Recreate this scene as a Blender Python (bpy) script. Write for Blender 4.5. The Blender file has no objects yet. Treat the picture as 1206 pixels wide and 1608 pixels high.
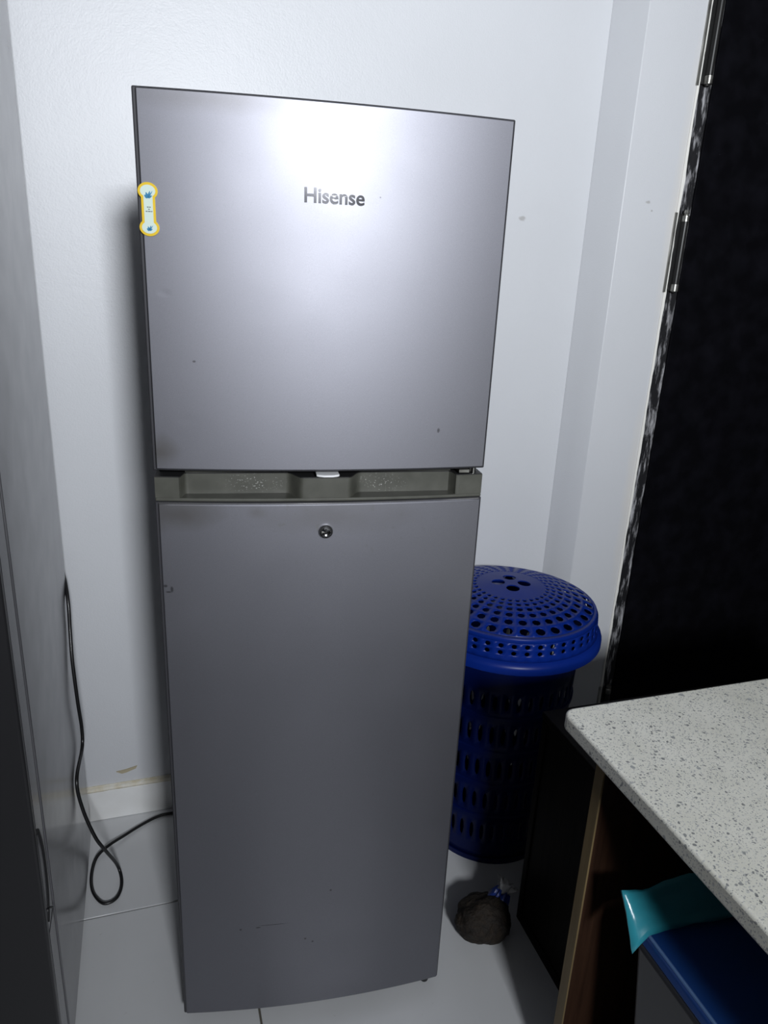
import bpy, bmesh, math, random
from mathutils import Vector, Matrix, noise
random.seed(7)
S = bpy.context.scene
COL = S.collection

# ------------------------------------------------------------------ camera
FPX = 1147.5
R0 = (0.95260, -0.30083, 0.04534)      # camera right
R1 = (-0.05522, -0.31752, -0.94664)    # camera down
R2 = (0.29917, 0.89927, -0.31908)      # camera forward
cam_data = bpy.data.cameras.new('camera')
cam = bpy.data.objects.new('camera', cam_data)
COL.objects.link(cam)
cam_data.sensor_fit = 'VERTICAL'
cam_data.sensor_height = 32.0
cam_data.lens = FPX * 32.0 / 1608.0
cam_data.clip_start = 0.02
M = Matrix.Identity(4)
for i in range(3):
    M[i][0] = R0[i]; M[i][1] = -R1[i]; M[i][2] = -R2[i]
M.translation = (-0.001, -1.1695, 1.5403)
cam.matrix_world = M
S.camera = cam

# ------------------------------------------------------------------ world, light, exposure
W = bpy.data.worlds.new('world'); S.world = W
W.use_nodes = True
W.node_tree.nodes['Background'].inputs[0].default_value = (0.5, 0.55, 0.65, 1)
W.node_tree.nodes['Background'].inputs[1].default_value = 0.0
LAMP = Vector((0.27, -3.20, 2.30))     # square LED lamp high on the wall behind the photographer
ld = bpy.data.lights.new('lamp_light', 'AREA')
ld.shape = 'SQUARE'; ld.size = 0.40; ld.energy = 58.0; ld.spread = math.radians(102)
ld.color = (0.93, 0.96, 1.0)
lo = bpy.data.objects.new('lamp_light', ld); COL.objects.link(lo)
lo.location = LAMP
lo.rotation_euler = Vector((.09, 1, 0)).to_track_quat('-Z', 'Z').to_euler()   # shines along +Y
vs = S.view_settings
vs.view_transform = 'Standard'; vs.look = 'None'; vs.gamma = 1.0; vs.use_curve_mapping = False
vs.exposure = 0.0

# ------------------------------------------------------------------ materials
def mat(name, color=(.8, .8, .8), rough=.5, metal=0., spec=.5, coat=0., coat_rough=.05, trans=0.):
    m = bpy.data.materials.new(name); m.use_nodes = True
    b = m.node_tree.nodes['Principled BSDF']
    b.inputs['Base Color'].default_value = (*color, 1)
    b.inputs['Roughness'].default_value = rough
    b.inputs['Metallic'].default_value = metal
    b.inputs['Specular IOR Level'].default_value = spec
    b.inputs['Coat Weight'].default_value = coat
    b.inputs['Coat Roughness'].default_value = coat_rough
    b.inputs['Transmission Weight'].default_value = trans
    return m
class NT:
    def __init__(s, m): s.m = m; s.t = m.node_tree; s.b = s.t.nodes['Principled BSDF']; s._c = None
    def n(s, typ, **kw):
        o = s.t.nodes.new(typ)
        for k, v in kw.items(): setattr(o, k, v)
        return o
    def l(s, a, b): s.t.links.new(a, b)
    def coord(s, which='Object'):
        if s._c is None: s._c = s.n('ShaderNodeTexCoord')
        return s._c.outputs[which]
    def mapped(s, scale=(1, 1, 1), loc=(0, 0, 0), rot=(0, 0, 0), which='Object'):
        q = s.n('ShaderNodeMapping'); s.l(s.coord(which), q.inputs['Vector'])
        q.inputs['Scale'].default_value = scale; q.inputs['Location'].default_value = loc; q.inputs['Rotation'].default_value = rot
        return q.outputs[0]
    def noise(s, scale, detail=3, vec=None, rough=.5):
        q = s.n('ShaderNodeTexNoise'); q.inputs['Scale'].default_value = scale; q.inputs['Detail'].default_value = detail
        q.inputs['Roughness'].default_value = rough
        s.l(vec if vec is not None else s.coord(), q.inputs['Vector']); return q.outputs['Fac']
    def ramp(s, fac, a, b, ca=(0, 0, 0), cb=(1, 1, 1)):
        q = s.n('ShaderNodeValToRGB'); e = q.color_ramp.elements
        e[0].position = a; e[0].color = (*ca, 1); e[1].position = b; e[1].color = (*cb, 1)
        s.l(fac, q.inputs[0]); return q.outputs[0]
    def math(s, op, a, b=None, clamp=False):
        q = s.n('ShaderNodeMath', operation=op, use_clamp=clamp)
        for i, v in enumerate((a, b)):
            if v is None: continue
            if isinstance(v, (int, float)): q.inputs[i].default_value = v
            else: s.l(v, q.inputs[i])
        return q.outputs[0]
    def mix(s, fac, a, b, typ='MIX'):
        q = s.n('ShaderNodeMix', data_type='RGBA', blend_type=typ)
        for i, v in ((0, fac), (6, a), (7, b)):
            if isinstance(v, (int, float)): q.inputs[i].default_value = v
            elif isinstance(v, tuple): q.inputs[i].default_value = (*v, 1)
            else: s.l(v, q.inputs[i])
        return q.outputs[2]
    def bump(s, h, strength=.2, dist=.001):
        q = s.n('ShaderNodeBump'); q.inputs['Strength'].default_value = strength; q.inputs['Distance'].default_value = dist
        s.l(h, q.inputs['Height']); s.l(q.outputs[0], s.b.inputs['Normal'])
    def color(s, c): s.l(c, s.b.inputs['Base Color'])
    def rough(s, c): s.l(c, s.b.inputs['Roughness'])
    def blob(s, p, rad, soft=.5, wob=0., wscale=60):
        """1 inside an ellipsoid round p (object space), fading to 0; wob roughens the outline"""
        v = s.mapped(scale=tuple(1. / r for r in rad), loc=tuple(-c / r for c, r in zip(p, rad)))
        q = s.n('ShaderNodeVectorMath', operation='LENGTH'); s.l(v, q.inputs[0])
        x = q.outputs['Value']
        if wob:
            nz = s.noise(wscale, 4); x = s.math('ADD', x, s.math('MULTIPLY', s.math('SUBTRACT', nz, .5), wob))
        return s.ramp(x, max(0, 1 - soft), 1., (1, 1, 1), (0, 0, 0))

def m_wall(name, col):
    m = mat(name, col, .42, spec=.4); t = NT(m)
    a = t.noise(4, 3); c = t.mix(t.ramp(a, .3, .75), tuple(x * .965 for x in col), col)
    for p, r in [((.959, .68, 1.674), (.012, .05, .007)), ((1.282, .624, 1.73), (.008, .05, .005)), ((1.298, .624, 1.71), (.004, .05, .003))]:
        c = t.mix(t.math('MULTIPLY', t.blob(p, r, .5, 1.0, 140), .6), c, (.30, .29, .28))
    for p, r in [((1.375, .624, 1.75), (.03, .1, .5)), ((1.37, .624, .9), (.03, .1, .4))]:
        c = t.mix(t.math('MULTIPLY', t.blob(p, r, .9, .6, 12), .35), c, (.72, .66, .55))
    t.color(c)
    h = t.math('ADD', t.noise(260, 2), t.math('MULTIPLY', t.noise(60, 2), .8))
    t.bump(h, .35, .0012)
    return m
MW = m_wall('white_wall_paint', (.60, .615, .645))
MW2 = mat('ceiling_paint', (.2, .2, .2), .8)
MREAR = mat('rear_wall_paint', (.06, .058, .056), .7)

def m_silver():
    m = mat('silver_painted_steel', (.40, .40, .43), .36, metal=.97, spec=.5, coat=.2, coat_rough=.36); t = NT(m)
    base = t.mix(t.noise(1400, 1), (.17, .172, .195), (.25, .252, .282))
    c = base
    # smudges with shapes of their own (object space = fridge space)
    dirt = [((.012, 0, 1.247), (.035, .2, .03), .75), ((.03, 0, 1.145), (.09, .2, .035), .75), ((.10, 0, 1.745), (.16, .2, .02), .35),
            ((.30, 0, 1.140), (.16, .2, .035), .35), ((.16, 0, 1.149), (.02, .2, .012), .4)]
    for p, r, k in dirt:
        c = t.mix(t.math('MULTIPLY', t.blob(p, r, .9, .9, 22), k), c, (.13, .125, .12))
    sp = t.ramp(t.noise(75, 3), .63, .70)
    zone = t.blob((.28, 0, 1.13), (.22, .2, .09), .7)
    c = t.mix(t.math('MULTIPLY', t.math('MULTIPLY', sp, zone), .8), c, (.18, .18, .19))
    marks = [((.010, 0, 1.018), (.004, .1, .003)), ((.020, 0, 1.012), (.003, .1, .006)), ((.015, 0, 1.007), (.006, .1, .002)),
             ((.185, 0, .2665), (.038, .1, .0012)), ((.155, 0, .262), (.006, .1, .002)), ((.30, 0, .34), (.003, .1, .003)),
             ((.07, 0, 1.39), (.003, .1, .002)), ((.25, 0, .22), (.003, .1, .003)), ((.265, 0, .21), (.003, .1, .003)), ((.12, 0, .26), (.003, .1, .003)),
             ((.345, 0, 1.635), (.0015, .1, .0015)), ((.46, 0, 1.285), (.003, .1, .005))]
    for p, r in marks:
        c = t.mix(t.math('MULTIPLY', t.blob(p, r, .5, .5, 150), .8), c, (.06, .06, .065))
    t.color(c)
    r = t.math("ADD", .49, t.math("MULTIPLY", t.noise(9, 4), .06))
    t.rough(r)
    tg = t.n('ShaderNodeTangent', direction_type='RADIAL', axis='Z'); t.l(tg.outputs[0], t.b.inputs['Tangent'])
    t.b.inputs['Anisotropic'].default_value = .15; t.b.inputs['Anisotropic Rotation'].default_value = .25
    dent = t.blob((.031, 0, 1.488), (.012, .2, .007), 1.)
    dent2 = t.blob((.055, 0, 1.30), (.02, .2, .008), 1.)
    h = t.math('SUBTRACT', t.math('MULTIPLY', t.noise(900, 1), .02), t.math('ADD', dent, t.math('MULTIPLY', dent2, .5)))
    t.bump(h, .07, .002)
    return m
MSIL = m_silver()
MDARK = mat('dark_door_liner', (.035, .035, .04), .45)
MBODY = mat('fridge_side_grey', (.13, .13, .14), .45)
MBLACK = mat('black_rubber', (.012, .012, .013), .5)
def m_trim():
    m = mat('olive_grey_plastic', (.145, .148, .125), .45); t = NT(m)
    c = t.mix(t.ramp(t.noise(30, 3), .35, .7), (.052, .053, .044), (.074, .075, .064))
    dots = t.ramp(t.noise(380, 1), .66, .70)
    z1 = t.math('ADD', t.blob((.155, 0.03, 1.19), (.06, .2, .02), .6), t.blob((.375, .03, 1.188), (.05, .2, .02), .6))
    c = t.mix(t.math('MULTIPLY', t.math('MULTIPLY', dots, z1), .5), c, (.5, .5, .48))
    t.color(c); return m
MTRIM = m_trim()
MCHROME = mat('chrome', (.75, .75, .76), .12, metal=1.)
MCHR2 = mat('lettering_chrome', (.13, .13, .14), .10, metal=1.)
MWPL = mat('white_plastic', (.75, .76, .78), .4)
def m_side():
    m = mat('brushed_grey_side', (.30, .30, .32), .24, metal=.55, spec=.5, coat=.25, coat_rough=.15); t = NT(m)
    v = t.mapped(scale=(300, 300, 4))
    c = t.mix(t.noise(1, 3, v), (.125, .125, .137), (.18, .18, .195)); t.color(c)
    t.rough(t.math('ADD', .20, t.math('MULTIPLY', t.noise(14, 4), .10)))
    t.bump(t.noise(40, 2), .08, .001); return m
MSIDE = m_side()
MFRONT = mat('dark_glossy_front', (.02, .02, .022), .3, metal=.2)
def m_tile():
    m = mat('white_floor_tile', (.74, .76, .77), .13, spec=.5); t = NT(m)
    c = t.mix(t.ramp(t.noise(3, 5), .3, .8), (.62, .63, .645), (.70, .71, .725))
    g = t.ramp(t.noise(70, 4), .70, .76); c = t.mix(t.math('MULTIPLY', g, .35), c, (.42, .41, .40))
    t.color(c); t.rough(t.math('ADD', .12, t.math('MULTIPLY', t.noise(12, 4), .14))); return m
MTILE = m_tile()
MGROUT = mat('grout', (.12, .11, .09), .9)
def m_skirt():
    m = mat('skirting_tile', (.76, .77, .77), .2); t = NT(m)
    t.color(t.mix(t.ramp(t.noise(12, 4), .35, .75), (.78, .78, .77), (.85, .86, .86))); return m
MSK = m_skirt()
def m_cream():
    m = mat('cream_putty', (.78, .75, .64), .7); t = NT(m)
    t.color(t.mix(t.ramp(t.noise(40, 4), .35, .7), (.66, .60, .46), (.80, .79, .74))); t.bump(t.noise(90, 3), .5, .002); return m
MCREAM = m_cream()
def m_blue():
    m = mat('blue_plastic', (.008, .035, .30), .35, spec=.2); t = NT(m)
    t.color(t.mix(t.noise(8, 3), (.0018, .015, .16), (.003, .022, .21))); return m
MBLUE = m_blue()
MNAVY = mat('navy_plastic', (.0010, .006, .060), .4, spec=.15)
def m_black_door():
    m = mat('black_door_paint', (.010, .010, .013), .7, spec=.04); t = NT(m)
    c = t.mix(t.ramp(t.noise(16, 5), .4, .75), (.002, .002, .003), (.005, .005, .0075))
    d = t.ramp(t.noise(110, 2), .78, .82); c = t.mix(t.math('MULTIPLY', d, .4), c, (.09, .09, .12)); t.color(c); return m
MDOOR = m_black_door()
def m_jamb():
    m = mat('smeared_jamb_paint', (.02, .02, .022), .5, spec=.3); t = NT(m)
    v = t.mapped(scale=(70, 70, 11))
    f = t.ramp(t.noise(1, 5, v, .65), .50, .66)
    t.color(t.mix(f, (.012, .012, .014), (.42, .42, .44))); t.bump(t.noise(60, 4), .6, .002); return m
MJAMB = m_jamb()
MPAINTEDGE = mat('ragged_white_paint', (.80, .79, .75), .6)
def m_steel():
    m = mat('hinge_steel', (.50, .49, .45), .3, metal=.9); t = NT(m)
    f = t.ramp(t.noise(25, 4), .5, .7); t.color(t.mix(f, (.45, .45, .42), (.16, .155, .14))); return m
MSTEEL = m_steel()
MHBLK = mat('hinge_black', (.02, .02, .02), .35, metal=.3)
def m_terrazzo():
    m = mat('terrazzo', (.66, .66, .60), .30, spec=.45); t = NT(m)
    c = t.mix(t.ramp(t.noise(9, 4), .35, .7), (.70, .695, .62), (.82, .815, .75))
    wv = t.n('ShaderNodeTexNoise'); wv.inputs['Scale'].default_value = 90; t.l(t.coord(), wv.inputs['Vector'])
    warp = t.n('ShaderNodeVectorMath', operation='MULTIPLY_ADD'); warp.inputs[1].default_value = (.007, .007, .007)
    t.l(wv.outputs['Color'], warp.inputs[0]); t.l(t.coord(), warp.inputs[2])
    for sc, keep, rad, ca, cb in [(620, .55, .42, (.42, .43, .42), (.80, .80, .76)), (330, .65, .38, (.20, .21, .22), (.50, .51, .51)),
                                  (170, .26, .34, (.13, .14, .15), (.42, .43, .44)), (80, .10, .26, (.07, .075, .08), (.34, .36, .37))]:
        q = t.n('ShaderNodeTexVoronoi', feature='F1'); q.inputs['Scale'].default_value = sc
        t.l(warp.outputs[0], q.inputs['Vector'])
        s3 = t.n('ShaderNodeSeparateColor'); t.l(q.outputs['Color'], s3.inputs[0])
        on = t.math('LESS_THAN', s3.outputs[0], keep)
        ins = t.math('LESS_THAN', q.outputs['Distance'], t.math('MULTIPLY', t.math('ADD', s3.outputs[1], .35), rad))
        f = t.math('MULTIPLY', t.math('MULTIPLY', on, ins), .85)
        c = t.mix(f, c, t.mix(s3.outputs[2], ca, cb))
    st = t.blob((1.09, -.45, .84), (.13, .12, .2), .9, .8, 18)
    c = t.mix(t.math('MULTIPLY', st, .35), c, (.74, .58, .42))
    t.color(c); return m
MTERR = m_terrazzo()
def m_wood(name, a, b, rough=.5, along='z', k=1.):
    m = mat(name, a, rough, spec=.1 if name == 'blackened_wood' else .4); t = NT(m)
    sc = {'z': (60, 60, 3), 'x': (3, 60, 60), 'y': (60, 3, 60)}[along]
    f = t.noise(1, 5, t.mapped(scale=sc), .6)
    t.color(t.mix(t.ramp(f, .3, .7), a, b)); t.bump(f, .5 * k, .002); return m
MWEDGE = m_wood('light_wood_edge', (.13, .092, .040), (.18, .13, .060), .55)
MWBROWN = m_wood('dark_brown_veneer', (.018, .009, .006), (.040, .020, .012), .30, 'z', .8)
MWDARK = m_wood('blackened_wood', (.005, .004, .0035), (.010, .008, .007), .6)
MLID = mat('blue_lid_plastic', (.012, .055, .23), .28, spec=.5)
MBOX = mat('smoky_clear_plastic', (.035, .036, .042), .35, spec=.4)
MTEAL = mat('teal_plastic_film', (.03, .26, .33), .22, spec=.6, coat=.4)
MCORD = mat('black_cord', (.008, .008, .009), .4)
def m_sack():
    m = mat('brown_sack', (.05, .03, .015), .8); t = NT(m)
    c = t.mix(t.ramp(t.noise(60, 5), .35, .7), (.006, .0035, .0018), (.020, .012, .006)); t.color(c)
    t.bump(t.noise(120, 4), .9, .006); return m
MSACK = m_sack()
MBFILM = mat('blue_film', (.02, .05, .28), .35)
MWFILM = mat('white_film', (.55, .55, .55), .4)
MYEL = mat('yellow_sticker', (.62, .42, .012), .4)
MPALE = mat('pale_mint_sticker', (.50, .60, .54), .4)
MINK = mat('teal_ink', (.02, .17, .32), .4)
MTXT = mat('dark_ink', (.10, .12, .12), .5)
def m_emit():
    m = mat('lamp_diffuser', (.9, .9, .9), .5); b = m.node_tree.nodes['Principled BSDF']
    b.inputs['Emission Color'].default_value = (1, 1, 1, 1); b.inputs['Emission Strength'].default_value = 4.; return m
MEMIT = m_emit()

# ------------------------------------------------------------------ mesh helpers
def link(name, bm, m, parent=None, smooth=False, bevel=0., seg=2, solid=0., angle=35):
    me = bpy.data.meshes.new(name)
    bmesh.ops.recalc_face_normals(bm, faces=bm.faces[:])
    bm.to_mesh(me); bm.free()
    o = bpy.data.objects.new(name, me); COL.objects.link(o)
    me.materials.append(m)
    if parent is not None: o.parent = parent
    if solid:
        md = o.modifiers.new('solid', 'SOLIDIFY'); md.thickness = solid; md.offset = 0
    if bevel:
        md = o.modifiers.new('bevel', 'BEVEL'); md.width = bevel; md.segments = seg; md.limit_method = 'ANGLE'; md.angle_limit = math.radians(angle)
        smooth = True
    if smooth:
        for p in me.polygons: p.use_smooth = True
        try: me.set_sharp_from_angle(angle=math.radians(40))
        except Exception: pass
    return o
def box(bm, x0, x1, y0, y1, z0, z1):
    v = [bm.verts.new(p) for p in ((x0, y0, z0), (x1, y0, z0), (x1, y1, z0), (x0, y1, z0), (x0, y0, z1), (x1, y0, z1), (x1, y1, z1), (x0, y1, z1))]
    for f in ((0, 3, 2, 1), (4, 5, 6, 7), (0, 1, 5, 4), (1, 2, 6, 5), (2, 3, 7, 6), (3, 0, 4, 7)): bm.faces.new([v[i] for i in f])
def B(name, d, m, parent=None, bevel=0., seg=2):
    bm = bmesh.new(); box(bm, *d); return link(name, bm, m, parent, bevel=bevel, seg=seg)
def prism(bm, pts, z0, z1, axis='z'):
    f = {'z': lambda a, b, c: (a, b, c), 'y': lambda a, b, c: (a, c, b), 'x': lambda a, b, c: (c, a, b)}[axis]
    lo_ = [bm.verts.new(f(a, b, z0)) for a, b in pts]; hi = [bm.verts.new(f(a, b, z1)) for a, b in pts]
    n = len(pts)
    bm.faces.new(lo_[::-1]); bm.faces.new(hi)
    for i in range(n): bm.faces.new((lo_[i], lo_[(i + 1) % n], hi[(i + 1) % n], hi[i]))
def tube(bm, pts, r, n=10, cap=True):
    pts = [Vector(p) for p in pts]; rings = []; up = None
    for i, p in enumerate(pts):
        t = (pts[min(i + 1, len(pts) - 1)] - pts[max(i - 1, 0)]).normalized()
        if up is None: up = t.orthogonal().normalized()
        up = (up - t * up.dot(t)).normalized(); s = t.cross(up)
        rr = r[i] if isinstance(r, (list, tuple)) else r
        rings.append([bm.verts.new(p + (up * math.cos(a) + s * math.sin(a)) * rr) for a in (2 * math.pi * k / n for k in range(n))])
    for a, b in zip(rings, rings[1:]):
        for k in range(n): bm.faces.new((a[k], a[(k + 1) % n], b[(k + 1) % n], b[k]))
    if cap: bm.faces.new(rings[0][::-1]); bm.faces.new(rings[-1])
def lathe(bm, prof, n=40, c=(0, 0, 0), closed=False):
    rings = []
    for r, z in prof:
        rings.append([bm.verts.new((c[0] + r * math.cos(2 * math.pi * k / n), c[1] + r * math.sin(2 * math.pi * k / n), c[2] + z)) for k in range(n)])
    pr = list(zip(rings, rings[1:])) + ([(rings[-1], rings[0])] if closed else [])
    for a, b in pr:
        for k in range(n): bm.faces.new((a[k], a[(k + 1) % n], b[(k + 1) % n], b[k]))
    return rings
def catmull(P, sub=8):
    P = [Vector(p) for p in P]; out = []
    for i in range(len(P) - 1):
        p0, p1, p2, p3 = P[max(i - 1, 0)], P[i], P[i + 1], P[min(i + 2, len(P) - 1)]
        for k in range(sub):
            t = k / sub
            out.append(.5 * ((2 * p1) + (p2 - p0) * t + (2 * p0 - 5 * p1 + 4 * p2 - p3) * t * t + (3 * p1 - p0 - 3 * p2 + p3) * t ** 3))
    out.append(P[-1]); return out
def empty(name, loc=(0, 0, 0), rz=0.):
    o = bpy.data.objects.new(name, None); COL.objects.link(o); o.location = loc; o.rotation_euler = (0, 0, rz); o.empty_display_size = .05; return o
def tag(o, label, cat, group=None):
    o['label'] = label; o['category'] = cat
    if group: o['group'] = group
    return o
def struct(o, label=None):
    o['kind'] = 'structure'
    if label: o['label'] = label
    return o

# ------------------------------------------------------------------ the room
YW, XL, XR, YF, ZC = .687, -1.25, 2.40, -3.27, 2.70
XC, YD, XJ = 1.15, .611, 1.379          # pilaster corner, plane of the door wall, edge of the jamb
struct(B('wall_back', (XL - .1, XC, YW, YW + .12, -.05, ZC), MW), 'white painted back wall behind the silver fridge')
bm = bmesh.new(); prism(bm, [(XC, YW), (1.205, YD), (XJ, YD), (XJ, YW + .12), (XC, YW + .12)], -.05, ZC)
struct(link('wall_right', bm, MW, bevel=.002), 'white wall strip standing forward beside the black door')
struct(B('wall_lintel', (XJ, XR, YD + .0, YW + .12, 2.45, ZC), MW), 'white wall above the black door')
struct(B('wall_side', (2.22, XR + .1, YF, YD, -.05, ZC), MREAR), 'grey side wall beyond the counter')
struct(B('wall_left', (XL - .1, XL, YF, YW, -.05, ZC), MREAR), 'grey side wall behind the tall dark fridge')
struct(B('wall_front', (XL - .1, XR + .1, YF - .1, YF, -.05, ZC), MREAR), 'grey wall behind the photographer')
struct(B('ceiling', (XL - .1, XR + .1, YF - .1, YW + .12, ZC, ZC + .1), MW2), 'plain pale ceiling')
fl = struct(B('floor', (XL - .1, XR + .1, YF - .1, YW + .12, -.06, -.004), MGROUT), 'floor of large white glossy tiles')
TS, G = .80, .0045
me_tile = None
xs = [.156 + TS * k for k in range(-2, 4)]; ys = [.334 + TS * k for k in range(-5, 2)]
def clampr(a, lo_, hi): return max(lo_, min(hi, a))
for xa in xs[:-1]:
    for ya in ys[:-1]:
        x0, x1 = clampr(xa + G / 2, XL, XR), clampr(xa + TS - G / 2, XL, XR)
        y0, y1 = clampr(ya + G / 2, YF, YW), clampr(ya + TS - G / 2, YF, YW)
        if x1 - x0 < .02 or y1 - y0 < .02: continue
        B('tile', (x0, x1, y0, y1, -.012, 0.), MTILE, fl, bevel=.0005, seg=1)
# skirting tiles along the back wall
bb = struct(B('baseboard_back', (XL, XC, YW - .004, YW + .001, 0.0, .112), MCREAM), 'white tile skirting with cream putty line')
x = XL
for x0, x1 in [(XL, -.85), (-.847, -.25), (-.247, .353), (.356, XC - .01)]:
    B('skirting_tile', (x0, x1, YW - .012, YW - .003, .001, .098), MSK, bb, bevel=.0015, seg=1)
bm = bmesh.new()                                        # cream putty bead on top of the skirting, uneven
pts = []
for k in range(70):
    xx = XL + (XC - XL) * k / 69
    w = .004 + .003 * noise.noise((xx * 9, 3, 1))
    pts.append((xx, YW - .006, .103 + .004 * noise.noise((xx * 6, 1, 0))))
tube(bm, pts, [.0075 + .0025 * noise.noise((k * .37, 0, 5)) for k in range(70)], 8)
link('putty_bead', bm, MCREAM, bb, smooth=True)
bm = bmesh.new()                                        # chipped flake above the skirting
prism(bm, [(-.145, .150), (-.118, .153), (-.088, .160), (-.092, .152), (-.118, .143), (-.130, .141)], YW - .003, YW + .001, 'y')
link('chipped_patch', bm, mat('bare_plaster', (.42, .37, .26), .9), bb)

# black door on the right with its frame and hinges
tr = struct(B('trim_1', (XJ, XJ + .046, YD + .003, YW + .05, 0, 2.45), MJAMB, bevel=.003), 'black door jamb smeared with white paint')
bm = bmesh.new()                                        # ragged white paint line where wall meets jamb
n = 120
a_, b_ = [], []
for k in range(n):
    z = 2.45 * k / (n - 1)
    w = .004 + .004 * (noise.noise((z * 7, 2, 0)) + .6 * noise.noise((z * 31, 0, 4)))
    a_.append(bm.verts.new((XJ - .004, YD - .0012, z))); b_.append(bm.verts.new((XJ + max(.0005, w), YD - .0012, z)))
for k in range(n - 1): bm.faces.new((a_[k], b_[k], b_[k + 1], a_[k + 1]))
link('paint_edge', bm, MPAINTEDGE, tr, solid=.002)
dr = struct(empty('door_1', (XJ + .048, YD, 0)), 'black painted door leaf hinged on the left')
XD = XJ + .048
B('door_leaf', (.001, .84, .004, .044, .012, 2.44), MDOOR, dr, bevel=.003)
for z0, z1 in ((2.015, 2.22), (1.510, 1.709), (.06, .25)):
    h = empty('hinge', (0, 0, 0)); h.parent = dr
    # plate let into the wall edge, plate on the leaf, barrel, two steel end caps
    B('frame_plate', (-.056, -.048, -.004, .006, z0 - .004, z1 + .002), MSTEEL, h, bevel=.0008, seg=1)
    B('leaf_plate', (-.044, -.030, -.004, .010, z0, z1), MHBLK, h, bevel=.0008, seg=1)
    bm = bmesh.new(); lathe(bm, [(.0001, z0 + .018), (.009, z0 + .018), (.009, z1 - .02), (.0001, z1 - .02)], 16, (-.026, -.010, 0)); link('barrel', bm, MHBLK, h, smooth=True)
    bm = bmesh.new(); lathe(bm, [(.0001, z0 - .004), (.008, z0 - .002), (.0105, z0), (.0105, z0 + .018), (.0001, z0 + .018)], 16, (-.026, -.010, 0)); link('end_cap', bm, MSTEEL, h, smooth=True)
    bm = bmesh.new(); lathe(bm, [(.0001, z1 - .02), (.0095, z1 - .02), (.0095, z1 - .006), (.006, z1 - .003), (.0085, z1 + .002), (.006, z1 + .009), (.0001, z1 + .010)], 16, (-.026, -.010, 0)); link('end_cap', bm, MSTEEL, h, smooth=True)

# lamp on the wall behind the photographer (gives the scene its light)
lp = tag(empty('wall_lamp', (LAMP.x, YF, LAMP.z)), 'square white lamp high on the wall behind the photographer', 'lamp')
B('housing', (-.22, .22, -.005, .05, -.22, .22), MWPL, lp, bevel=.006)
B('diffuser', (-.2, .2, .05, .056, -.2, .2), MEMIT, lp, bevel=.002)

# ------------------------------------------------------------------ the silver fridge
FY = -.1141
fr = tag(empty('refrigerator', (0, 0, 0), FY), 'silver two-door refrigerator with curved doors, standing against the white wall', 'refrigerator')
FW, BOW = .55, .0165
def bow(u): return -BOW * (1 - ((u - FW / 2) / (FW / 2)) ** 2)
ZB, Z1, Z2, ZT = .0348, 1.164, 1.2168, 1.756
B('body', (.006, .544, .062, .585, .028, 1.748), MBODY, fr, bevel=.006)
bm = bmesh.new(); box(bm, .02, .53, .05, .064, .05, 1.735); link('door_gasket', bm, MBLACK, fr)
def door(name, z0, z1):
    d = empty(name); d.parent = fr
    N = 28
    us = [.0050 + (FW - .0078) * k / N for k in range(N + 1)]
    bm = bmesh.new()
    prism(bm, [(u, bow(u) - .0005) for u in us] + [(us[-1], .012), (us[0], .012)], z0 + .0025, z1 - .0016)
    link('door_skin', bm, MSIL, d, bevel=.0022, seg=2, angle=50)
    bm = bmesh.new()
    us = [FW * k / N for k in range(N + 1)]
    prism(bm, [(u, bow(u) + .0035) for u in us] + [(FW, .052), (0, .052)], z0, z1)
    link('door_liner', bm, MDARK, d, bevel=.002, seg=2, angle=50)
    return d
du = door('upper_door', Z2, ZT)
dl = door('lower_door', ZB, Z1)
# grip trim on top of the lower door
def sm(a, b, x):
    t = max(0., min(1., (x - a) / (b - a))); return t * t * (3 - 2 * t)
def recess(u):
    k = sm(.040, .047, u) * (1 - sm(.213, .236, u)) + sm(.312, .336, u) * (1 - sm(.496, .502, u))
    return k
N = 160; us = [.001 + (FW - .002) * k / N for k in range(N + 1)]
bm = bmesh.new()
prism(bm, [(u, bow(u) * .9 + .004) for u in us] + [(us[-1], .05), (us[0], .05)], Z1 + .0008, Z1 + .0065)
link('grip_sill', bm, MTRIM, dl, bevel=.0015, seg=2, angle=60)
bm = bmesh.new()
prism(bm, [(u, bow(u) * .9 + .0055 + recess(u) * (.0215 - bow(u) * .6)) for u in us] + [(us[-1], .05), (us[0], .05)], Z1 + .0065, 1.2045)
link('grip_trim', bm, MTRIM, dl, smooth=True)
bm = bmesh.new()
prism(bm, [(.047, .0305), (.060, .0285), (.20, .0285), (.225, .0305), (.225, .05), (.047, .05)], Z1 + .0065, 1.2135)
link('grip_wall', bm, MTRIM, dl)
bm = bmesh.new()
prism(bm, [(.322, .0305), (.34, .0285), (.48, .0285), (.498, .0305), (.498, .05), (.322, .05)], Z1 + .0065, 1.2135)
link('grip_wall', bm, MTRIM, dl)
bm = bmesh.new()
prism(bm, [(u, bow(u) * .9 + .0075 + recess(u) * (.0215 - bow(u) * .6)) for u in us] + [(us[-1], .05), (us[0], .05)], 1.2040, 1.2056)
link('gap_shade', bm, MBLACK, dl)  # thin black sheet painting in the shade of the gap above the trim
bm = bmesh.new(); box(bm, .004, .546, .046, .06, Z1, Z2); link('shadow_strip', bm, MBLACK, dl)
# pale highlight lip at the top of the lower door skin
bm = bmesh.new(); tube(bm, [(u, bow(u) + .0022, Z1 - .0012) for u in [.006 + (FW - .012) * k / 30 for k in range(31)]], .0015, 6); link('top_lip', bm, MCHROME, dl, smooth=True)
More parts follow.
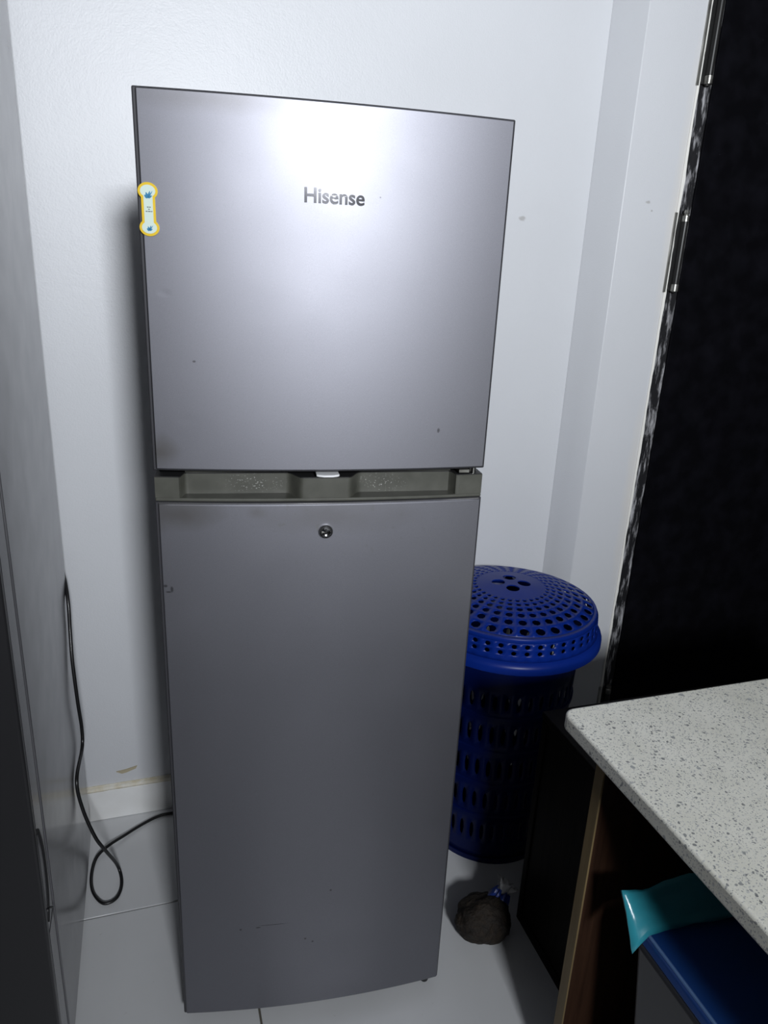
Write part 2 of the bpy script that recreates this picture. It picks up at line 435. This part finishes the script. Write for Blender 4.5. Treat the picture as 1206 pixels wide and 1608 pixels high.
# white catch under the upper door, and the small hinge at the right
bm = bmesh.new()
o_ = [(.258, -.0135), (.262, -.017), (.270, -.020), (.284, -.020), (.292, -.017), (.296, -.0135)]
prism(bm, o_ + [(.296, .02), (.258, .02)], 1.2085, 1.2120); link('catch', bm, MWPL, du, bevel=.001)
bm = bmesh.new(); box(bm, .506, .524, .004, .03, 1.2085, 1.2135); link('hinge_plate', bm, MSTEEL, fr)
bm = bmesh.new(); lathe(bm, [(.0001, 1.205), (.006, 1.205), (.006, 1.2165), (.0001, 1.2165)], 14, (.532, .012, 0)); link('hinge_pin', bm, MCHROME, fr, smooth=True)
# lock
lk = empty('lock'); lk.parent = dl; lk.location = (.2745, bow(.2745) - .0005, 1.1145); lk.rotation_euler = (math.radians(90), 0, 0)
def lpart(name, prof, m, n=32):
    bm = bmesh.new(); lathe(bm, prof, n); return link(name, bm, m, lk, smooth=True)
lpart('lock_ring', [(.0095, 0), (.0122, 0), (.0122, .003), (.0112, .0042), (.0098, .0042), (.0095, .003)], MCHROME)
lpart('lock_collar', [(.0001, .0005), (.0108, .0005), (.0108, .0020), (.0001, .0020)], MBLACK)
lpart('lock_cylinder', [(.0001, .001), (.0086, .001), (.0086, .0046), (.0074, .0056), (.0045, .0040), (.0001, .0036)], MCHROME)
bm = bmesh.new(); box(bm, -.0012, .0012, -.005, .005, .0032, .0048); link('keyhole', bm, MBLACK, lk)
# raised chrome lettering
def lettering(txt, parent, u0, zb, width, m, y_off, ext=.0006, off=.0):
    total = None
    objs = []
    cu = bpy.data.curves.new('tmp', 'FONT'); cu.body = txt; cu.size = 1.; cu.offset = off
    ob = bpy.data.objects.new('tmp', cu); COL.objects.link(ob)
    dg = bpy.context.evaluated_depsgraph_get(); dg.update()
    me = bpy.data.meshes.new_from_object(ob.evaluated_get(dg))
    bpy.data.objects.remove(ob); bpy.data.curves.remove(cu)
    bm = bmesh.new(); bm.from_mesh(me); bpy.data.meshes.remove(me)
    bmesh.ops.remove_doubles(bm, verts=bm.verts[:], dist=1e-5)
    xs_ = [v.co.x for v in bm.verts]; x0, x1 = min(xs_), max(xs_); k = width / (x1 - x0)
    # split into islands by x overlap: one letter each
    isl = []; seen = set()
    for v in bm.verts:
        if v.index in seen: continue
        st = [v]; grp = []; seen.add(v.index)
        while st:
            q = st.pop(); grp.append(q)
            for e in q.link_edges:
                w = e.other_vert(q)
                if w.index not in seen: seen.add(w.index); st.append(w)
        isl.append(grp)
    isl.sort(key=lambda g: min(q.co.x for q in g))
    groups = []
    for g in isl:
        a, b = min(q.co.x for q in g), max(q.co.x for q in g)
        if groups and a < groups[-1][1] - .02: groups[-1][2].extend(g); groups[-1][1] = max(b, groups[-1][1])
        else: groups.append([a, b, list(g)])
    for a, b, g in groups:
        bb_ = bmesh.new(); mp = {}
        gs = set(g)
        for q in g:
            u = u0 + (q.co.x - x0) * k
            mp[q] = bb_.verts.new((u, bow(u) - y_off, zb + q.co.y * k))
        for f in bm.faces:
            if all(q in gs for q in f.verts): bb_.faces.new([mp[q] for q in f.verts])
        r = bmesh.ops.extrude_face_region(bb_, geom=bb_.faces[:])
        bmesh.ops.translate(bb_, verts=[e for e in r['geom'] if isinstance(e, bmesh.types.BMVert)], vec=(0, -ext, 0))
        link('letter', bb_, m, parent)
    bm.free()
lt = empty('lettering'); lt.parent = du; lt['label'] = 'chrome raised letters reading Hisense'
lettering('Hisense', lt, .2335, 1.6225, .088, MCHR2, .0005, .0012, .017)
# hinge bracket under the lower door and feet
bm = bmesh.new(); lathe(bm, [(.0001, .022), (.009, .022), (.010, .026), (.010, .036), (.0001, .036)], 16, (.522, .012, 0)); link('lower_hinge', bm, MBLACK, fr, smooth=True)
for u in (.05, .50):
    for y in (.10, .54):
        bm = bmesh.new(); lathe(bm, [(.0001, 0), (.020, 0), (.020, .010), (.010, .014), (.010, .03), (.0001, .03)], 16, (u, y, 0)); link('foot', bm, MBLACK, fr, smooth=True)

# bone-shaped sticker near the left edge of the upper door
stk = tag(empty('bone_sticker', (0, 0, 0), FY), 'yellow-bordered bone-shaped sticker with teal leaf prints on the upper fridge door', 'sticker')
def bone(s, cx=.0152, cz=1.6005):
    pts = []; hw, hh = .0096 + s, .0355 + s     # shaft half-width, half-height
    R_ = .0138 + s; rz = .0115 + s
    zc = .0355 - .0115
    def arc(sgn):
        out = []
        a0 = math.asin(min(1, hw / R_)) - math.pi / 2
        k = 18
        st, en = -math.acos(hw / R_), math.pi + math.acos(hw / R_)
        for i in range(k + 1):
            a = st + (en - st) * i / k
            out.append((R_ * math.cos(a), zc + rz * math.sin(a)))
        return out
    top = arc(1); bot = [(-x_, -z_) for x_, z_ in top]
    return [(cx + x_, cz + z_) for x_, z_ in top + bot]
def on_door(bm, poly, o0, o1):
    lo_ = [bm.verts.new((a, bow(a) - o0, b)) for a, b in poly]; hi = [bm.verts.new((a, bow(a) - o1, b)) for a, b in poly]
    bm.faces.new(lo_[::-1]); bm.faces.new(hi); n = len(poly)
    for i in range(n): bm.faces.new((lo_[i], lo_[(i + 1) % n], hi[(i + 1) % n], hi[i]))
bm = bmesh.new(); on_door(bm, bone(0.), .0006, .0022); link('border', bm, MYEL, stk)
bm = bmesh.new(); on_door(bm, bone(-.0034), .0022, .0027); link('face', bm, MPALE, stk)
def leaf(bm, cx, cz, ang, l, w, o=.0027):
    c, s = math.cos(ang), math.sin(ang); P = []
    for i in range(12):
        t = i / 12 * 2 * math.pi; a, b = l / 2 * (1 + math.cos(t)), w / 2 * math.sin(t) * (1 - .4 * math.cos(t))
        P.append((cx + a * c - b * s, cz + a * s + b * c))
    on_door(bm, P, o, o + .0002)
for cz, k in ((1.6185, 1.), (1.5755, .75)):
    bm = bmesh.new()
    for ang, l, w in ((2.5, .0045, .003), (1.9, .0058, .0026), (1.25, .0072, .0020), (.5, .0048, .0022), (.95, .0085, .0012)):
        leaf(bm, .0152, cz - .003, ang, l * k * 1.35, w * k * 1.35)
    link('leaf_print', bm, MINK, stk)
bm = bmesh.new()
for z, ws in ((1.6028, (.0024, .0022)), (1.6000, (.0022,)), (1.5972, (.0024, .0038, .0018))):
    x0 = .0158 - (sum(ws) + .0006 * (len(ws) - 1)) / 2
    for w in ws:
        on_door(bm, [(x0, z), (x0 + w, z), (x0 + w, z + .0013), (x0, z + .0013)], .0027, .0029); x0 += w + .0006
link('small_print', bm, MTXT, stk)

# ------------------------------------------------------------------ tall dark fridge at the left
XS = -.215
tf = tag(empty('tall_refrigerator', (XS, 0, 0)), 'tall dark grey refrigerator at the left edge, its satin side facing the silver one', 'refrigerator')
B('body', (-.70, 0., -.012, .598, .03, 2.06), MSIDE, tf, bevel=.003)
B('gasket', (-.69, -.006, -.024, -.011, .05, 2.04), MBLACK, tf)
d_ = empty('front_door'); d_.parent = tf
B('door_frame', (-.70, -.001, -.082, -.023, .4145, 2.06), MSIDE, d_, bevel=.003)
B('door_frame', (-.70, -.001, -.082, -.023, .045, .4115), MSIDE, d_, bevel=.003)
B('door_panel', (-.70, .0005, -.104, -.087, .045, 2.06), MFRONT, d_, bevel=.004)
B('panel_seam', (-.699, -.0035, -.088, -.081, .047, 2.058), MBLACK, d_)
for P in ([(-.001, -.082, .625), (-.0005, -.074, .628), (-.0003, -.066, .620), (-.0003, -.056, .595), (-.0003, -.046, .555), (-.0003, -.046, .51), (-.0003, -.054, .475), (-.0003, -.068, .448), (-.0003, -.079, .435)],
          [(-.0003, -.079, .46), (-.0003, -.066, .452), (-.0003, -.050, .438), (-.0003, -.036, .424), (-.0003, -.030, .417)]):
    bm = bmesh.new(); tube(bm, catmull(P, 6), .0020, 6); link('grip_outline', bm, MBLACK, d_, smooth=True)
for x_ in (-.62, -.06):
    for y_ in (.05, .54):
        bm = bmesh.new(); lathe(bm, [(.0001, 0), (.022, 0), (.022, .012), (.012, .016), (.012, .032), (.0001, .032)], 16, (x_, y_, 0)); link('foot', bm, MBLACK, tf, smooth=True)
B('plinth', (-.68, -.012, -.004, .58, .004, .032), MBLACK, tf)

# power cord
P = [(-.262, .660, .92), (-.245, .640, .86), (-.221, .612, .800), (-.2095, .560, .752), (-.2085, .535, .685), (-.207, .507, .615), (-.203, .493, .515), (-.203, .520, .415), (-.205, .504, .370),
     (-.2095, .388, .366), (-.204, .392, .281), (-.181, .380, .201), (-.162, .405, .130), (-.143, .457, .030), (-.134, .423, .006), (-.145, .378, .005), (-.175, .368, .005),
     (-.201, .408, .005), (-.209, .462, .006), (-.200, .523, .008), (-.171, .556, .012), (-.131, .589, .008), (-.089, .621, .005), (-.045, .644, .005), (-.004, .650, .005), (.06, .645, .005), (.12, .64, .03)]
bm = bmesh.new(); tube(bm, catmull(P, 8), .0042, 10)
tag(link('power_cord', bm, MCORD, smooth=True), 'black power cord looped on the floor between the two refrigerators', 'cord')

# ------------------------------------------------------------------ blue basket with perforated lid
BX, BY = .885, .404
bk = tag(empty('laundry_basket', (BX, BY, 0)), 'round blue plastic basket with a perforated domed lid, behind the silver fridge', 'basket')
def perforated(bm, n, rows, fn, holes, phase=0., seg=12):
    """grid of cells in (t, angle); fn(t, ang)->3D; holes[i] = (half size in t, half size in angle fraction, squareness)"""
    m_ = n * 2
    cache = {}
    def V(ti, ai):
        key = (round(ti, 6), ai % m_)
        if key not in cache: cache[key] = bm.verts.new(fn(ti, phase + 2 * math.pi * (ai % m_) / m_))
        return cache[key]
    for i in range(len(rows) - 1):
        t0, t1 = rows[i], rows[i + 1]; tm = (t0 + t1) / 2
        ht, ha = holes[i]
        for j in range(n):
            a0 = 2 * j
            bd = [V(t0, a0), V(t0, a0 + 1), V(t0, a0 + 2), V(tm, a0 + 2), V(t1, a0 + 2), V(t1, a0 + 1), V(t1, a0), V(tm, a0)]
            if ht == 0: bm.faces.new(bd); continue
            ac = phase + 2 * math.pi * (a0 + 1) / m_; da = 2 * math.pi / n
            inn = []
            for q in range(8):
                th = -3 * math.pi / 4 + q * math.pi / 4
                inn.append(bm.verts.new(fn(tm + ht * (t1 - t0) * math.sin(th), ac + ha * da * math.cos(th))))
            for q in range(8): bm.faces.new((bd[q], bd[(q + 1) % 8], inn[(q + 1) % 8], inn[q]))
RC, ZCR, RR, ZR = .229, .714, .247, .632
DH = .050
def dome(r): return ZCR + DH * (1 - (r / RC) ** 2) ** 1.0
ld_ = empty('lid'); ld_.parent = bk
bm = bmesh.new()
r0 = .088
rows = [r0]
for k in range(6): rows.append(rows[-1] * (.218 / r0) ** (1 / 6))
perforated(bm, 32, rows, lambda r, a: (r * math.cos(a), r * math.sin(a), dome(r)), [(.33, .28)] * 2 + [(.35, .31)] * 4)
# plain crown edge, wall with two rows of holes, flared rim
crown = [(.218, dome(.218)), (.2255, ZCR + .002), (RC, ZCR - .006)]
lathe(bm, crown, 64)
link('lid_top', bm, MBLUE, ld_, smooth=True, solid=.003)
bm = bmesh.new()
perforated(bm, 46, [0., .36, .72, 1.], lambda t, a: ((RC + .004 * t) * math.cos(a), (RC + .004 * t) * math.sin(a), ZCR - .006 - .048 * t), [(.34, .21), (.32, .20), (0, 0)])
link('lid_wall', bm, MBLUE, ld_, smooth=True, solid=.003)
bm = bmesh.new()
lathe(bm, [(RC + .0035, ZCR - .053), (RC + .010, ZCR - .056), (RR - .002, ZCR - .062), (RR, ZCR - .068), (RR, ZR), (RR - .004, ZR - .004), (RR - .007, ZR), (RR - .007, ZCR - .066), (RC, ZCR - .06)], 72, closed=True)
link('lid_rim', bm, MBLUE, ld_, smooth=True)
bm = bmesh.new()                                        # hub with four large holes
ed = []
def loop(cx, cy, r, n):
    vs_ = [bm.verts.new((cx + r * math.cos(2 * math.pi * k / n), cy + r * math.sin(2 * math.pi * k / n), 0)) for k in range(n)]
    for k in range(n): ed.append(bm.edges.new((vs_[k], vs_[(k + 1) % n])))
loop(0, 0, r0, 64)
for k in range(4):
    a = math.radians(-19 + 90 * k); loop(.034 * math.cos(a), .034 * math.sin(a), .0175, 20)
bmesh.ops.triangle_fill(bm, use_beauty=True, use_dissolve=False, edges=ed)
for v in bm.verts: v.co.z = dome(math.hypot(v.co.x, v.co.y))
link('lid_hub', bm, MBLUE, ld_, solid=.003)
# tapering body with slots
bm = bmesh.new()
def rb(z): return .172 + (.196 - .172) * z / .64
def bodyf(z, a): return (rb(z) * math.cos(a), rb(z) * math.sin(a), z)
perforated(bm, 40, [.012, .06, .145, .165, .25, .27, .355, .375, .46, .48, .55, .64], bodyf, [(0, 0), (.32, .20), (0, 0), (.32, .20), (0, 0), (.32, .20), (0, 0), (.32, .20), (0, 0), (.32, .20), (0, 0)])
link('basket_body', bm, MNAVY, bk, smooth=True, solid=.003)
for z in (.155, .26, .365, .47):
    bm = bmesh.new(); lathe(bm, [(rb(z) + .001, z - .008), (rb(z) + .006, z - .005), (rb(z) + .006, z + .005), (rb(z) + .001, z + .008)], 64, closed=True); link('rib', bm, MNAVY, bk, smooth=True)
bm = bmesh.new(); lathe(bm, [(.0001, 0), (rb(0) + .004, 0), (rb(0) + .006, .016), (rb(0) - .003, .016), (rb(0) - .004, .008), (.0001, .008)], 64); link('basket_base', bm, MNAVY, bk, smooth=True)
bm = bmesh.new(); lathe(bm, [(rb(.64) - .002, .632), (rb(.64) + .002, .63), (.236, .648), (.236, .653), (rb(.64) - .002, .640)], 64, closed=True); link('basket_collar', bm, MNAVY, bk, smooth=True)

# ------------------------------------------------------------------ tied brown sack on the floor
sk = tag(empty('tied_sack', (.708, .040, 0)), 'small dark brown sack tied with blue film, lying on the floor by the basket', 'sack')
bm = bmesh.new()
bmesh.ops.create_icosphere(bm, subdivisions=5, radius=1)
for v in bm.verts:
    p = v.co.copy()
    nz = .16 * noise.noise(p * 1.6) + .07 * noise.noise(p * 4.) + .03 * noise.noise(p * 9)
    q = p * (1 + nz)
    v.co = Vector((q.x * .070, q.y * .058, .052 + q.z * .054))
    if v.co.z < .002: v.co.z = .002 + .02 * abs(v.co.z) * 0
link('sack_body', bm, MSACK, sk, smooth=True)
ax = Vector((.6, .25, .76)).normalized()
def frill(name, base, h, rr0, rr1, m, amp, seed):
    bm = bmesh.new(); n = 40; rings = []
    u = ax.orthogonal().normalized(); w = ax.cross(u)
    for i in range(7):
        t = i / 6; row = []
        for k in range(n):
            a = 2 * math.pi * k / n
            r = rr0 + (rr1 - rr0) * t ** .8
            r *= 1 + amp * t * noise.noise((math.cos(a) * 3 + seed, math.sin(a) * 3, t)) * 2
            row.append(bm.verts.new(Vector(base) + ax * (h * t * (1 + .5 * noise.noise((math.cos(a) * 2, math.sin(a) * 2, seed)))) + (u * math.cos(a) + w * math.sin(a)) * r))
        rings.append(row)
    for a, b in zip(rings, rings[1:]):
        for k in range(n): bm.faces.new((a[k], a[(k + 1) % n], b[(k + 1) % n], b[k]))
    return link(name, bm, m, sk, smooth=True, solid=.0012)
frill('blue_tie', (.034, .012, .076), .034, .030, .017, MBFILM, .3, 1.)
frill('white_frill', (.050, .018, .098), .030, .011, .023, MWFILM, .5, 5.)

# ------------------------------------------------------------------ low dark cabinet behind the counter
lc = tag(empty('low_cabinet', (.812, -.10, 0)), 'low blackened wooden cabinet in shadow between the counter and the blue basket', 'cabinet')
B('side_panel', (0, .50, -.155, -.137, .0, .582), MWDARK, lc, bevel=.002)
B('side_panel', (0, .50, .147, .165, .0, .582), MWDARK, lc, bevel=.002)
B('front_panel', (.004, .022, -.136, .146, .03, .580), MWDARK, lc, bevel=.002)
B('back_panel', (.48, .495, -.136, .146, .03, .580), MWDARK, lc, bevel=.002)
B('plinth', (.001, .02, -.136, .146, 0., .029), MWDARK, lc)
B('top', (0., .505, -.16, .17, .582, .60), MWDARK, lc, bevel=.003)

# ------------------------------------------------------------------ terrazzo counter and open cabinet
ZCT, TH, CX0, CY1 = .833, .030, .646, -.240
bm = bmesh.new(); rc = .022
P = [(1.60, CY1), (1.60, -2.2), (CX0, -2.2)]
for k in range(9):
    a = math.pi - (math.pi / 2) * k / 8
    P.append((CX0 + rc + rc * math.cos(a), CY1 - rc + rc * math.sin(a)))
prism(bm, P, ZCT - TH, ZCT)
tag(link('countertop', bm, MTERR, bevel=.005, seg=3, angle=50), 'speckled white terrazzo countertop with a rounded corner, at the lower right', 'countertop')
cb = tag(empty('counter_cabinet', (.680, -.310, 0)), 'open brown wooden cabinet under the terrazzo countertop', 'cabinet')
B('end_panel', (.003, .86, -.0235, -.0005, 0., ZCT - TH), MWBROWN, cb, bevel=.001)
B('edge_strip', (0, .0035, -.0240, 0., 0., ZCT - TH), MWEDGE, cb, bevel=.0008, seg=1)
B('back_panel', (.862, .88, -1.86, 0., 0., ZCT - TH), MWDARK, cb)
B('end_panel', (.003, .86, -1.86, -1.837, 0., ZCT - TH), MWBROWN, cb, bevel=.001)
B('edge_strip', (0, .0035, -1.86, -1.836, 0., ZCT - TH), MWEDGE, cb, bevel=.0008, seg=1)
B('floor_board', (.02, .86, -1.836, -.0245, .06, .078), MWBROWN, cb)
# storage box with blue lid
sb = tag(empty('storage_box', (.705, -.455, .078)), 'smoky plastic storage box with a shiny blue lid under the countertop', 'box')
bm = bmesh.new()
def frustum(bm, x0, x1, y0, y1, z0, X0, X1, Y0, Y1, z1):
    v = [bm.verts.new(p) for p in ((x0, y0, z0), (x1, y0, z0), (x1, y1, z0), (x0, y1, z0), (X0, Y0, z1), (X1, Y0, z1), (X1, Y1, z1), (X0, Y1, z1))]
    for f in ((0, 3, 2, 1), (4, 5, 6, 7), (0, 1, 5, 4), (1, 2, 6, 5), (2, 3, 7, 6), (3, 0, 4, 7)): bm.faces.new([v[i] for i in f])
frustum(bm, .030, .38, -.48, -.030, .001, -.006, .416, -.516, .002, .456); link('box_body', bm, MBOX, sb, bevel=.01, seg=3)
bm = bmesh.new(); frustum(bm, -.004, .414, -.514, .000, .455, .000, .410, -.510, -.002, .472); link('box_lid', bm, MLID, sb, bevel=.004, seg=2)
bm = bmesh.new(); tube(bm, [(.006, -.503, .4725), (.006, -.008, .4725)], .0030, 8); link('ridge_highlight', bm, mat('pale_blue_highlight', (.12, .22, .45), .2), sb, smooth=True)  # lighter blue along the lid edge: its bright highlight put into the colour
# folded teal plastic packet lying over the far end of the lid
bm = bmesh.new()
nx, ny = 14, 10; G_ = []
for i in range(nx + 1):
    row = []
    for j in range(ny + 1):
        a, b = i / nx, j / ny
        x_ = .676 + .20 * a; y_ = -.474 + .048 * b + .004 * math.sin(a * 5)
        z_ = .560 + .052 * b * (1 - .2 * a) + .010 * math.sin(a * 7 + b * 3) * b + .004 * noise.noise((a * 6, b * 6, 2))
        if a < .13: z_ -= (.13 - a) * .20 * (1 - b)
        row.append(bm.verts.new((x_, y_, z_)))
    G_.append(row)
for i in range(nx):
    for j in range(ny): bm.faces.new((G_[i][j], G_[i + 1][j], G_[i + 1][j + 1], G_[i][j + 1]))
tag(link('plastic_packet', bm, MTEAL, smooth=True, solid=.004), 'crumpled teal plastic packet on the blue storage box lid', 'packet')
